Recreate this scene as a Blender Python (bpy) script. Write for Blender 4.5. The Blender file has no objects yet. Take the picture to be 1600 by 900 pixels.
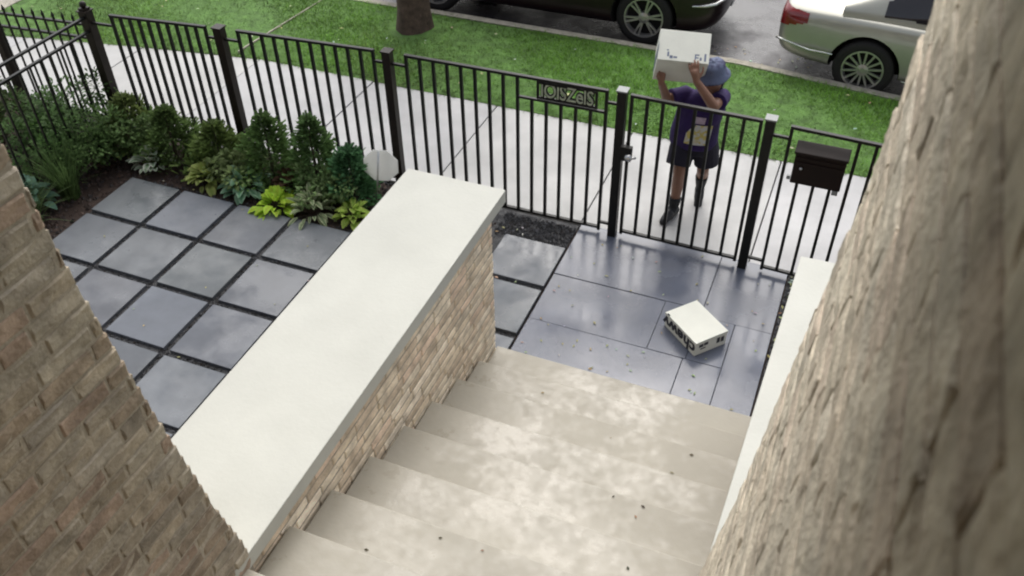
import bpy, bmesh, math, random
from mathutils import Vector, Matrix
PI = math.pi
random.seed(7)
scene = bpy.context.scene
COL = scene.collection

# ------------------------------------------------------------ camera
CAMZ = 5.0
_F, _P, _R, _W = 1402.6, 0.71717, 0.01553, -0.39477
def cam_axes():
    cy, sy = math.cos(_W), math.sin(_W)
    f = Vector((sy, cy, 0)); rt = Vector((cy, -sy, 0)); up = Vector((0, 0, 1))
    fw = f * math.cos(_P) - up * math.sin(_P); dn = -(up * math.cos(_P) + f * math.sin(_P))
    c, s = math.cos(_R), math.sin(_R)
    return rt * c + dn * s, -rt * s + dn * c, fw
_x, _y, _z = cam_axes()
cd = bpy.data.cameras.new('camera'); cam = bpy.data.objects.new('camera', cd); COL.objects.link(cam)
m = Matrix.Identity(4)
for i in range(3):
    m[i][0] = _x[i]; m[i][1] = -_y[i]; m[i][2] = -_z[i]
m[2][3] = CAMZ
cam.matrix_world = m
cd.sensor_width = 36; cd.lens = 36 * _F / 1600
cd.clip_start = 0.01; cd.clip_end = 600
cd.dof.use_dof = True; cd.dof.focus_distance = 7.0; cd.dof.aperture_fstop = 6.0
scene.camera = cam

# ------------------------------------------------------------ world, sun, exposure
SUN_EL, SUN_ROT = math.radians(52), math.radians(-16)   # rotation: clockwise from +Y
w = bpy.data.worlds.new('World'); scene.world = w; w.use_nodes = True
nt = w.node_tree; nt.nodes.clear()
sky = nt.nodes.new('ShaderNodeTexSky'); sky.sky_type = 'NISHITA'; sky.sun_disc = False
sky.sun_elevation = SUN_EL; sky.sun_rotation = SUN_ROT; sky.dust_density = 4.0; sky.air_density = 1.0; sky.ozone_density = 1.0
hs = nt.nodes.new('ShaderNodeHueSaturation'); hs.inputs['Saturation'].default_value = 0.38
bg = nt.nodes.new('ShaderNodeBackground'); bg.inputs['Strength'].default_value = 0.13
wo = nt.nodes.new('ShaderNodeOutputWorld')
nt.links.new(sky.outputs[0], hs.inputs['Color']); nt.links.new(hs.outputs[0], bg.inputs['Color']); nt.links.new(bg.outputs[0], wo.inputs[0])
sl = bpy.data.lights.new('sun', 'SUN'); sl.energy = 1.15; sl.angle = math.radians(72); sl.color = (1, 0.99, 0.93)
so = bpy.data.objects.new('sun', sl); COL.objects.link(so)
sd = Vector((math.cos(SUN_EL) * math.sin(SUN_ROT), math.cos(SUN_EL) * math.cos(SUN_ROT), math.sin(SUN_EL)))
so.rotation_euler = sd.to_track_quat('Z', 'Y').to_euler(); so.location = (0, 0, 30)
vs = scene.view_settings
vs.view_transform = 'Standard'; vs.look = 'None'; vs.gamma = 1; vs.use_curve_mapping = False; vs.exposure = 0.66
scene.cycles.pixel_filter_type = 'BLACKMAN_HARRIS'; scene.cycles.filter_width = 2.1

# ------------------------------------------------------------ helpers
class MB:
    def __init__(s): s.v = []; s.f = []; s.c = []; s.mi = []; s.col = (1, 1, 1); s.m = 0
    def vert(s, p): s.v.append(tuple(p)); s.c.append(s.col); return len(s.v) - 1
    def face(s, idx): s.f.append(tuple(idx)); s.mi.append(s.m)
    def quad(s, a, b, c, d): s.face([s.vert(p) for p in (a, b, c, d)])
    def box(s, lo, hi, M=None):
        x0, y0, z0 = lo; x1, y1, z1 = hi
        ps = [Vector(p) for p in ((x0,y0,z0),(x1,y0,z0),(x1,y1,z0),(x0,y1,z0),(x0,y0,z1),(x1,y0,z1),(x1,y1,z1),(x0,y1,z1))]
        if M is not None: ps = [M @ p for p in ps]
        i = [s.vert(p) for p in ps]
        for q in ((0,3,2,1),(4,5,6,7),(0,1,5,4),(1,2,6,5),(2,3,7,6),(3,0,4,7)): s.face([i[k] for k in q])
    def bar(s, a, b, wx, wy=None, up=(0, 0, 1)):     # square bar from a to b
        a, b = Vector(a), Vector(b); d = (b - a).normalized(); wy = wy or wx
        u = Vector(up)
        if abs(d.dot(u)) > .95: u = Vector((0, 1, 0))
        sx = d.cross(u).normalized(); sy = sx.cross(d).normalized()
        r = []
        for p in (a, b):
            r.append([s.vert(p + sx * wx / 2 * i + sy * wy / 2 * j) for i, j in ((-1,-1),(1,-1),(1,1),(-1,1))])
        for k in range(4): s.face((r[0][k], r[0][(k+1) % 4], r[1][(k+1) % 4], r[1][k]))
        s.face(r[0][::-1]); s.face(r[1])
    def tube(s, pts, rad, n=8, cap=True, squash=1.0):
        pts = [Vector(p) for p in pts]; rings = []; pv = None
        for i, p in enumerate(pts):
            d = (pts[min(i+1, len(pts)-1)] - pts[max(i-1, 0)]).normalized()
            if pv is None:
                u = Vector((0, 0, 1)) if abs(d.z) < .9 else Vector((0, 1, 0))
                sx = d.cross(u).normalized()
            else: sx = (pv - d * pv.dot(d)).normalized()
            pv = sx; sy = d.cross(sx)
            r = rad[i] if hasattr(rad, '__len__') else rad
            rings.append([s.vert(p + sx * r * math.cos(2*PI*k/n) + sy * r * squash * math.sin(2*PI*k/n)) for k in range(n)])
        for a, b in zip(rings, rings[1:]):
            for k in range(n): s.face((a[k], a[(k+1) % n], b[(k+1) % n], b[k]))
        if cap: s.face(rings[0][::-1]); s.face(rings[-1])
    def rings(s, rs, n=16, cap=True):    # rs: (center, rx, ry) rings in the horizontal plane
        out = []
        for c, rx, ry in rs:
            out.append([s.vert((c[0] + rx*math.cos(2*PI*k/n), c[1] + ry*math.sin(2*PI*k/n), c[2])) for k in range(n)])
        for a, b in zip(out, out[1:]):
            for k in range(n): s.face((a[k], a[(k+1) % n], b[(k+1) % n], b[k]))
        if cap: s.face(out[0][::-1]); s.face(out[-1])
    def ball(s, c, r, n=12, m=8, M=None):
        c = Vector(c); r = Vector(r) if hasattr(r, '__len__') else Vector((r, r, r)); rings = []
        M = M or Matrix.Identity(3)
        for j in range(1, m):
            t = PI * j / m
            rings.append([s.vert(c + M @ Vector((r.x*math.sin(t)*math.cos(2*PI*k/n), r.y*math.sin(t)*math.sin(2*PI*k/n), r.z*math.cos(t)))) for k in range(n)])
        top = s.vert(c + M @ Vector((0, 0, r.z))); bot = s.vert(c - M @ Vector((0, 0, r.z)))
        for a, b in zip(rings, rings[1:]):
            for k in range(n): s.face((a[k], b[k], b[(k+1) % n], a[(k+1) % n]))
        for k in range(n): s.face((top, rings[0][k], rings[0][(k+1) % n])); s.face((bot, rings[-1][(k+1) % n], rings[-1][k]))
    def capsule(s, a, b, ra, rb, n=12):
        a, b = Vector(a), Vector(b); d = (b - a).normalized()
        pts = [a - d*ra*.95, a - d*ra*.6, a, b, b + d*rb*.6, b + d*rb*.95]
        s.tube(pts, [ra*.3, ra*.8, ra, rb, rb*.8, rb*.3], n)
    def prism(s, poly, y0, y1, M=None):   # poly in (x,z), extruded along y
        M = M or Matrix.Identity(4)
        a = [s.vert(M @ Vector((p[0], y0, p[1]))) for p in poly]; b = [s.vert(M @ Vector((p[0], y1, p[1]))) for p in poly]
        s.face(a); s.face(b[::-1]); n = len(poly)
        for k in range(n): s.face((a[(k+1) % n], a[k], b[k], b[(k+1) % n]))
    def build(s, name, mats, parent=None, smooth=False, bevel=0, fix=False):
        me = bpy.data.meshes.new(name); me.from_pydata(s.v, [], s.f)
        for mt in (mats if isinstance(mats, (list, tuple)) else [mats]): me.materials.append(mt)
        me.polygons.foreach_set('material_index', s.mi)
        ca = me.color_attributes.new('Col', 'FLOAT_COLOR', 'POINT')
        ca.data.foreach_set('color', [x for c in s.c for x in (c[0], c[1], c[2], 1.0)])
        if smooth: me.polygons.foreach_set('use_smooth', [True] * len(me.polygons))
        if fix or bevel:
            bm = bmesh.new(); bm.from_mesh(me)
            if bevel:
                bmesh.ops.remove_doubles(bm, verts=bm.verts, dist=1e-5)
            bmesh.ops.recalc_face_normals(bm, faces=bm.faces)
            if bevel:
                es = [e for e in bm.edges if e.is_manifold and e.calc_face_angle(0) > .6]
                bmesh.ops.bevel(bm, geom=es, offset=bevel, segments=2, affect='EDGES', profile=.6)
            bm.to_mesh(me); bm.free()
        me.update()
        o = bpy.data.objects.new(name, me); COL.objects.link(o)
        if parent: o.parent = parent
        return o

def mesh_of(o):            # evaluated mesh; the source object is removed
    bpy.context.view_layer.update()
    me = bpy.data.meshes.new_from_object(o.evaluated_get(bpy.context.evaluated_depsgraph_get()))
    return me
def bake(o):
    me = mesh_of(o); o.modifiers.clear(); o.data = me; return o
def tag(o, label=None, cat=None, group=None, kind=None):
    if label: o['label'] = label
    if cat: o['category'] = cat
    if group: o['group'] = group
    if kind: o['kind'] = kind
    return o
def thing(name, label, cat, loc=(0, 0, 0), rz=0, group=None):
    o = bpy.data.objects.new(name, None); COL.objects.link(o); o.location = loc; o.rotation_euler = (0, 0, rz)
    o.empty_display_size = .1
    return tag(o, label, cat, group)
def struct(o): o['kind'] = 'structure'; return o

# ------------------------------------------------------------ materials
def mat(name, col, rough=.7, var=.15, scale=8, bump=0, bscale=60, metal=0, attr=False, rvar=0, rscale=3, spec=.5, coat=0, col2=None, thresh=None, detail=6, trans=0, rfine=0, rsoft=(.4, .62), rgrad=None):
    mt = bpy.data.materials.new(name); mt.use_nodes = True
    t = mt.node_tree; b = t.nodes['Principled BSDF']; L = t.links.new
    b.inputs['Roughness'].default_value = rough; b.inputs['Metallic'].default_value = metal
    b.inputs['Specular IOR Level'].default_value = spec; b.inputs['Coat Weight'].default_value = coat
    if coat: b.inputs['Coat Roughness'].default_value = .05
    tc = t.nodes.new('ShaderNodeTexCoord'); co = tc.outputs['Object']
    nz = t.nodes.new('ShaderNodeTexNoise'); nz.inputs['Scale'].default_value = scale; nz.inputs['Detail'].default_value = detail; nz.inputs['Roughness'].default_value = .6
    L(co, nz.inputs['Vector'])
    mx = t.nodes.new('ShaderNodeMix'); mx.data_type = 'RGBA'
    c2 = col2 or tuple(c * (1 + var) for c in col); c1 = col if col2 else tuple(c * (1 - var) for c in col)
    mx.inputs['A'].default_value = (*c1, 1); mx.inputs['B'].default_value = (*c2, 1)
    rm = t.nodes.new('ShaderNodeMapRange'); lo, hi = thresh or (.3, .7)
    rm.inputs['From Min'].default_value = lo; rm.inputs['From Max'].default_value = hi
    L(nz.outputs['Fac'], rm.inputs['Value']); L(rm.outputs[0], mx.inputs['Factor'])
    out = mx.outputs['Result']
    if attr:
        at = t.nodes.new('ShaderNodeAttribute'); at.attribute_name = 'Col'
        ml = t.nodes.new('ShaderNodeMix'); ml.data_type = 'RGBA'; ml.blend_type = 'MULTIPLY'; ml.inputs['Factor'].default_value = 1
        L(out, ml.inputs['A']); L(at.outputs['Color'], ml.inputs['B']); out = ml.outputs['Result']
    L(out, b.inputs['Base Color'])
    if rvar:
        n2 = t.nodes.new('ShaderNodeTexNoise'); n2.inputs['Scale'].default_value = rscale; n2.inputs['Detail'].default_value = 8; n2.inputs['Roughness'].default_value = .65
        L(co, n2.inputs['Vector']); r2 = t.nodes.new('ShaderNodeMapRange')
        r2.inputs['From Min'].default_value = rsoft[0]; r2.inputs['From Max'].default_value = rsoft[1]
        r2.inputs['To Min'].default_value = max(.03, rough - rvar); r2.inputs['To Max'].default_value = min(1, rough + rvar)
        rv = n2.outputs['Fac']
        if rfine:
            n4 = t.nodes.new('ShaderNodeTexNoise'); n4.inputs['Scale'].default_value = rfine; n4.inputs['Detail'].default_value = 4; L(co, n4.inputs['Vector'])
            ma = t.nodes.new('ShaderNodeMath'); ma.operation = 'MULTIPLY_ADD'; ma.inputs[1].default_value = .55; L(n4.outputs['Fac'], ma.inputs[0]); L(rv, ma.inputs[2])
            mb_ = t.nodes.new('ShaderNodeMath'); mb_.operation = 'SUBTRACT'; mb_.inputs[1].default_value = .275; L(ma.outputs[0], mb_.inputs[0]); rv = mb_.outputs[0]
        if rgrad:        # drier towards one side
            sx = t.nodes.new('ShaderNodeSeparateXYZ'); L(co, sx.inputs[0]); g_ = t.nodes.new('ShaderNodeMapRange'); g_.interpolation_type = 'SMOOTHSTEP'
            g_.inputs['From Min'].default_value = rgrad[0]; g_.inputs['From Max'].default_value = rgrad[1]; g_.inputs['To Max'].default_value = rgrad[2]
            L(sx.outputs[0], g_.inputs['Value']); ad = t.nodes.new('ShaderNodeMath'); L(rv, ad.inputs[0]); L(g_.outputs[0], ad.inputs[1]); rv = ad.outputs[0]
        L(rv, r2.inputs['Value']); L(r2.outputs[0], b.inputs['Roughness'])
    if bump:
        n3 = t.nodes.new('ShaderNodeTexNoise'); n3.inputs['Scale'].default_value = bscale; n3.inputs['Detail'].default_value = 5
        L(co, n3.inputs['Vector']); bp = t.nodes.new('ShaderNodeBump'); bp.inputs['Strength'].default_value = bump; bp.inputs['Distance'].default_value = .01
        L(n3.outputs['Fac'], bp.inputs['Height']); L(bp.outputs[0], b.inputs['Normal'])
    if trans:
        tl = t.nodes.new('ShaderNodeBsdfTranslucent'); L(out, tl.inputs['Color']); ms = t.nodes.new('ShaderNodeMixShader'); ms.inputs[0].default_value = trans
        L(b.outputs[0], ms.inputs[1]); L(tl.outputs[0], ms.inputs[2]); L(ms.outputs[0], t.nodes['Material Output'].inputs['Surface'])
    return mt
M = {}
M['iron'] = mat('black_iron', (.008, .008, .007), .42, .3, 14, .15, 90, spec=.3)
M['iron_brown'] = mat('dark_brown_iron', (.014, .008, .006), .45, .3, 14, .15, 90, spec=.3)
M['steel'] = mat('brushed_steel', (.6, .6, .6), .3, .1, 20, metal=1)
M['cap_metal'] = mat('pale_metal_cap', (.24, .25, .25), .4, .1, 20)
M['limestone'] = mat('limestone_coping', (.475, .475, .425), .5, .05, 3, .12, 40, rvar=.05, rscale=2)
M['tread'] = mat('wet_limestone_step', (.36, .333, .275), .42, .06, 2.2, .16, 22, rvar=.20, rscale=1.7, detail=9, rfine=16, rsoft=(.36, .64), rgrad=(.25, .9, .2))
M['brick'] = mat('tan_common_brick', (.95, .95, .95), .8, .34, 10, .6, 60, attr=True, detail=9)
M['mortar'] = mat('sandy_mortar', (.38, .33, .26), .9, .2, 14, .6, 80)
M['slate'] = mat('grey_bluestone', (.105, .118, .145), .34, .12, 3.5, .08, 60, rvar=.14, rscale=1.6, detail=8)
M['wet_slate'] = mat('wet_bluestone', (.085, .098, .128), .22, .16, 3.0, .06, 30, rvar=.13, rscale=2.2, detail=8)
M['gravel'] = mat('dark_gravel', (.035, .035, .038), .7, .6, 60, .9, 90, rvar=.2, rscale=20)
M['mulch'] = mat('dark_mulch', (.035, .020, .014), .85, .5, 40, 1, 70)
M['concrete'] = mat('sidewalk_concrete', (.53, .52, .53), .6, .07, 5, .15, 120, detail=9)
M['kerb'] = mat('kerb_concrete', (.36, .33, .27), .8, .3, 8, .4, 60)
M['asphalt'] = mat('wet_asphalt', (.020, .017, .023), .32, .35, 5, .3, 160, rvar=.22, rscale=1.4)
M['soil'] = mat('lawn_soil', (.09, .18, .04), .95, .4, 6, .8, 50)
M['grass'] = mat('grass_blade', (.85, .85, .85), .6, .3, 2.2, attr=True, trans=.45, spec=.25)
M['leaf'] = mat('leaf', (.9, .9, .9), .6, .15, 20, attr=True, trans=.4, spec=.2)
M['bark'] = mat('tree_bark', (.10, .065, .05), .9, .4, 12, 1, 30)
M['twig'] = mat('brown_stem', (.06, .045, .03), .85, .3, 20)
M['white_sign'] = mat('white_plastic', (.9, .9, .88), .45, .04, 6, trans=.68)
M['white_card'] = mat('white_cardboard', (.74, .74, .66), .7, .04, 8, .1, 50)
M['ink'] = mat('black_ink', (.02, .02, .03), .6, .1, 10)
M['ink_blue'] = mat('blue_grey_ink', (.14, .17, .25), .6, .3, 30)
M['mailbox'] = mat('dark_brown_paint', (.012, .006, .005), .55, .25, 10, spec=.25)
M['skin'] = mat('brown_skin', (.25, .125, .08), .5, .1, 12)
M['purple'] = mat('purple_cotton', (.024, .008, .078), .85, .35, 5, .9, 14)
M['navy'] = mat('dark_navy_fabric', (.012, .010, .022), .85, .3, 6, .9, 14)
M['black_cloth'] = mat('black_knit', (.014, .015, .018), .85, .3, 20)
M['shoe'] = mat('black_shoe', (.012, .012, .014), .5, .3, 20)
M['hat'] = mat('blue_grey_denim', (.12, .145, .235), .8, .3, 12, .3, 60, col2=(.035, .03, .085), thresh=(.5, .62))
M['hair'] = mat('black_hair', (.008, .006, .006), .5, .2, 30)
M['print'] = mat('shirt_print', (.62, .62, .60), .7, .1, 24, col2=(.62, .52, .14), thresh=(.47, .55))
M['print_pink'] = mat('pink_print', (.50, .40, .50), .7, .2, 24)
M['eye'] = mat('dark_eye', (.01, .01, .01), .2, .1, 10)
M['champagne'] = mat('champagne_car_paint', (.44, .43, .37), .3, .03, 3, metal=.4, coat=1)
M['black_paint'] = mat('dark_maroon_car_paint', (.012, .005, .006), .35, .03, 3, coat=.3)
M['car_glass'] = mat('dark_car_glass', (.02, .018, .022), .05, .1, 2, coat=.5)
M['tinted_glass'] = mat('green_car_glass', (.30, .42, .37), .05, .1, 2, coat=.5)
M['rubber'] = mat('tyre_rubber', (.015, .013, .012), .75, .2, 30)
M['alloy'] = mat('alloy_wheel', (.55, .53, .50), .3, .08, 10, metal=.7)
M['chrome'] = mat('chrome', (.75, .75, .72), .12, .03, 5, metal=1)
M['red_lens'] = mat('red_tail_lens', (.22, .018, .02), .15, .2, 14, coat=.6)
M['well'] = mat('wheel_well', (.008, .007, .007), .9, .2, 10)
M['plaster'] = mat('porch_plaster', (.16, .12, .09), .8, .1, 4)
M['plate_gold'] = mat('weathered_letter_metal', (.42, .46, .34), .5, .25, 25)
M['litter'] = mat('fallen_leaf', (.9, .9, .9), .6, .15, 30, attr=True)
# ------------------------------------------------------------ ground, street, lawn, sidewalk
def kerb_y(x):
    if x < -1.2: return 10.10
    if x < .6: return 10.10 - .23 * ((x + 1.2) / 1.8)
    return 9.87 - min(.25, (x - .6) * .08)
def walk_y(x):
    if x > -6.6: return 8.08
    if x > -10: return 8.08 - .6 * ((-6.6 - x) / 3.4) ** 1.15
    return 7.48
mb = MB(); mb.quad((-250, -250, -.22), (250, -250, -.22), (250, 250, -.22), (-250, 250, -.22)); struct(mb.build('ground', M['soil']))
mb = MB(); mb.quad((-60, 9.4, -.15), (60, 9.4, -.15), (60, 18.5, -.15), (-60, 18.5, -.15)); struct(mb.build('street', M['asphalt']))
xs = [-30, -14] + [-12 + .4 * i for i in range(45)] + [9, 30]
mk, ml = MB(), MB()
pk = []; 
for x in xs:
    k, s_ = kerb_y(x), walk_y(x)
    pk.append(([mk.vert(p) for p in ((x, k - .13, -.20), (x, k - .13, .012), (x, k - .02, .012), (x, k, -.01), (x, k + .01, -.20))], None))
    mid = [ml.vert((x, s_ + (k - .135 - s_) * t, (.0 if t in (0, 1) else .012 + .012 * math.sin(x * 1.7 + t * 5)))) for t in (0, .1, .3, .5, .7, .9, 1)]
    pk[-1] = (pk[-1][0], mid)
for (a, b), (c, d) in zip(pk, pk[1:]):
    for i in range(4): mk.face((a[i], c[i], c[i+1], a[i+1]))
    for i in range(6): ml.face((b[i], d[i], d[i+1], b[i+1]))
struct(mk.build('kerb', M['kerb'], smooth=False, fix=True)); struct(ml.build('lawn_soil', M['soil'], smooth=True))
# lawn grass
def near_tree(x, y): return math.hypot(x + 5.25, y - 9.5) < .33
mg = MB(); rg = random.Random(3)
def blade(mb, p, h, lean, ang, wd, col, seg=2):
    dx, dy = math.cos(ang), math.sin(ang); px, py = -dy * wd, dx * wd; prev = None
    for k in range(seg + 1):
        t = k / seg; q = (p[0] + dx * lean * t * t, p[1] + dy * lean * t * t, p[2] + h * t * (1 - .25 * t * lean / max(h, .01)))
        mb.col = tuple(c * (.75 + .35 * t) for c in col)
        wk = 1 - t * .85
        cur = (mb.vert((q[0] - px * wk, q[1] - py * wk, q[2])), mb.vert((q[0] + px * wk, q[1] + py * wk, q[2])))
        if prev: mb.face((prev[0], prev[1], cur[1], cur[0]))
        prev = cur
def patchy(x, y): return math.sin(x * 1.9 + y * .7) * .5 + math.sin(x * .8 - y * 3.1 + 1) * .3 + math.sin(x * 5.3 + y * 4.1) * .25
n = 0
while n < 52000:
    x = rg.uniform(-11.5, 2.2) if rg.random() < .93 else rg.uniform(-14, 4); k, s_ = kerb_y(x) - .11, walk_y(x) - .02
    y = rg.uniform(s_, k)
    if near_tree(x, y): continue
    pt = patchy(x, y)
    if pt < -.55 and rg.random() < .35: continue
    n += 1
    g = .70 + .30 * pt + rg.uniform(-.38, .34)
    brown = max(0, (-6.2 - x) * .10) + (.45 if math.hypot(x + 4.9, y - 8.9) < .9 and rg.random() < .7 else 0) + (.25 if y < s_ + .12 else 0)
    brown = min(.8, brown)
    c = (.25 * g, .50 * g, .07 * g); d = (.19 * g, .19 * g, .08 * g)
    col = tuple(a * (1 - brown) + b * brown for a, b in zip(c, d))
    edge = .6 if y > k - .1 or y < s_ + .08 else 1
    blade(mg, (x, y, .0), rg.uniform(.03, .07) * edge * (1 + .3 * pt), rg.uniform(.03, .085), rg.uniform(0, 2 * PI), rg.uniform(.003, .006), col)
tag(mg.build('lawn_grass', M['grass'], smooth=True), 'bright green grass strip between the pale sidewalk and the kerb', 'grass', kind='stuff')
# sidewalk slabs (one paved path)
mb = MB(); jx = [-14.4 + 1.55 * i for i in range(14)]; jx = [-1.96 + 1.55 * i for i in range(-9, 5)]
rs = random.Random(5)
for a, b in zip(jx, jx[1:]):
    g = rs.uniform(.93, 1.04); mb.col = (g, g, g * rs.uniform(.98, 1.02)); z = rs.uniform(-.004, .004)
    p = [(a + .006, 6.36), (b - .006, 6.36), (b - .006, walk_y(b)), (a + .006, walk_y(a))]
    lo = [mb.vert((x, y, -.12)) for x, y in p]; hi = [mb.vert((x, y, z)) for x, y in p]
    mb.face(hi)
    for i in range(4): mb.face((lo[i], lo[(i+1) % 4], hi[(i+1) % 4], hi[i]))
M['concrete_attr'] = mat('sidewalk_slab', (.42, .415, .41), .6, .11, 2.2, .15, 120, attr=True, detail=9, rvar=.12, rscale=1.2)
struct(mb.build('sidewalk', M['concrete_attr'], bevel=.006))
mb = MB(); mb.box((-14, 6.3, -.16), (5.2, 8.0, -.03)); struct(mb.build('sidewalk_base', M['gravel']))
mb = MB(); mb.box((-14, 8.0, -.1), (-10.62, 10.0, .03)); struct(mb.build('driveway', M['kerb']))
# pale edging strip across the lawn
mb = MB(); mb.bar((-6.93, 8.1, .02), (-6.8, 9.9, -.012), .02, .05); struct(mb.build('edging_strip', M['kerb'], bevel=.006))

# front yard: soil, gravel bed, bluestone
mb = MB(); mb.quad((-14, 0, -.03), (6, 0, -.03), (6, 6.33, -.03), (-14, 6.33, -.03)); struct(mb.build('yard_soil', M['mulch']))
def pebbles(name, m_, boxes, n, size, cols, seed, z=-.012):
    r = random.Random(seed); mb = MB(); tot = sum((b[2] - b[0]) * (b[3] - b[1]) for b in boxes)
    for b in boxes:
        for _ in range(int(n * (b[2] - b[0]) * (b[3] - b[1]) / tot)):
            x, y = r.uniform(b[0], b[2]), r.uniform(b[1], b[3]); s_ = r.uniform(*size); a = r.uniform(0, PI)
            c = r.choice(cols); g = r.uniform(.6, 1.3); mb.col = tuple(q * g for q in c)
            dx, dy = math.cos(a) * s_, math.sin(a) * s_; e = r.uniform(.5, .9)
            i = [mb.vert(p) for p in ((x+dx, y+dy, z), (x-dy*e, y+dx*e, z), (x-dx, y-dy, z), (x+dy*e, y-dx*e, z), (x + dx*.3, y + dy*.3, z + s_*r.uniform(.5, .9)))]
            for k in range(4): mb.face((i[k], i[(k+1) % 4], i[4]))
    return mb.build(name, m_)
GX = [-6.375 + .635 * i for i in range(8)]         # joint centres across
GY = [5.49 - .635 * i for i in range(8)]
mb = MB(); mb.quad((GX[0] + .02, 0.4, -.018), (-1.965, .4, -.018), (-1.965, 5.46, -.018), (GX[0] + .02, 5.46, -.018))
mb.quad((-2.75, 5.464, -.018), (-1.965, 5.464, -.018), (-1.965, 6.35, -.018), (-2.75, 6.35, -.018))
mb.quad((-.055, 3.9, -.018), (.9, 3.9, -.018), (.9, 6.35, -.018), (-.055, 6.35, -.018))
struct(mb.build('gravel_base', M['gravel']))
M['stone_bits'] = mat('gravel_stone', (.9, .9, .9), .6, .3, 50, attr=True)
jb = [(x - .035, 1.5, x + .035, 5.46) for x in GX[1:]] + [(GX[0], y - .035, -2.0, y + .035) for y in GY[:7]] + [(-2.66, 5.97, -1.97, 6.3)] * 3 + [(-2.66, 5.37 - .615 * j - .035, -1.97, 5.37 - .615 * j + .035) for j in range(3)] + [(-2.68, 5.4, -2.61, 6.0), (-2.04, 5.4, -1.97, 6.0)] + [(-.05, 3.9, .2, 6.34)] * 2
tag(pebbles('gravel', M['stone_bits'], jb, 9500, (.006, .016), [(.03, .03, .033), (.05, .05, .055), (.02, .02, .02), (.09, .09, .10), (.03, .022, .018)], 11), 'fine dark gravel filling the joints between the bluestone squares', 'gravel', kind='stuff')
tag(pebbles('mulch_chips', M['stone_bits'], [(-8.5, 3.3, -6.4, 6.3), (-6.4, 5.48, -2.7, 6.3)], 5200, (.012, .032), [(.045, .022, .014), (.03, .016, .011), (.06, .035, .025), (.02, .012, .01)], 12, z=-.025), 'dark brown bark mulch covering the planting bed along the fence', 'mulch', kind='stuff')
mb = MB(); r = random.Random(8)
for i in range(len(GX) - 1):
    for j in range(len(GY) - 1):
        g = r.uniform(.85, 1.15); mb.col = (g, g * r.uniform(.98, 1.02), g * r.uniform(.97, 1.05))
        yo = GY[0] - .635 * j + (.49 if i == 6 else 0)
        if i == 6: yo = 5.985 - .615 * j
        x0, x1, y1, y0 = GX[i] + .03, GX[i+1] - .03, yo - .03, (yo - .615 + .03 if i == 6 else yo - .635 + .03)
        z = .012 + r.uniform(-.003, .003); T = Matrix.Translation(((x0+x1)/2, (y0+y1)/2, z)) @ Matrix.Rotation(r.uniform(-.008, .008), 4, 'Z') @ Matrix.Rotation(r.uniform(-.004, .004), 4, 'X') @ Matrix.Rotation(r.uniform(-.004, .004), 4, 'Y')
        hx, hy = (x1 - x0) / 2, (y1 - y0) / 2
        mb.box((-hx, -hy, -.04), (hx, hy, 0), T)
M['slate_attr'] = mat('bluestone_paver', (.12, .13, .146), .38, .14, 3.5, .06, 70, rvar=.30, rscale=.9, detail=8, attr=True, rsoft=(.40, .56))
struct(mb.build('paving', M['slate_attr'], bevel=.004))
# walkway of close-laid wet bluestone: pieces (x0,y0,x1,y1)
WX0, WX1 = -1.94, -.065
pcs = [(WX0, 5.585, -.64, 6.36), (-.64, 5.585, WX1, 6.36), (WX0, 5.02, -.93, 5.585), (-.93, 5.02, -.34, 5.585), (-.34, 4.9, WX1, 5.585),
       (-.93, 4.9, -.34, 5.02), (WX0, 4.40, -.62, 4.9), (WX0, 4.9, -.93, 5.02), (-.62, 4.40, WX1, 4.9)]
pcs = [(WX0, 5.6, -.64, 6.36), (-.64, 5.52, WX1, 6.36), (WX0, 5.0, -.95, 5.6), (-.95, 5.0, -.64, 5.6), (-.64, 5.0, -.36, 5.52), (-.36, 4.42, WX1, 5.52),
       (WX0, 4.42, -.66, 5.0), (-.66, 4.42, -.36, 5.0)]
mb = MB()
for q in pcs:
    g = r.uniform(.88, 1.12); mb.col = (g, g, g)
    T = Matrix.Translation(((q[0]+q[2])/2, (q[1]+q[3])/2, .006 + r.uniform(-.002, .002))) @ Matrix.Rotation(r.uniform(-.003, .003), 4, 'X') @ Matrix.Rotation(r.uniform(-.003, .003), 4, 'Y')
    hx, hy = (q[2]-q[0])/2 - .0025, (q[3]-q[1])/2 - .0025
    mb.box((-hx, -hy, -.05), (hx, hy, 0), T)
M['wet_attr'] = mat('wet_bluestone_slab', (.115, .128, .168), .24, .14, 3.0, .05, 30, rvar=.14, rscale=1.6, detail=6, attr=True, rsoft=(.3, .7))
struct(mb.build('walkway', M['wet_attr'], bevel=.0025))
mb = MB(); mb.box((WX0 + .01, 4.43, -.10), (WX1 - .01, 6.35, -.008)); struct(mb.build('walkway_base', M['gravel']))
# gate sill strip
mb = MB(); mb.box((-1.6, 6.362, -.05), (-.45, 6.395, .01)); 

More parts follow.
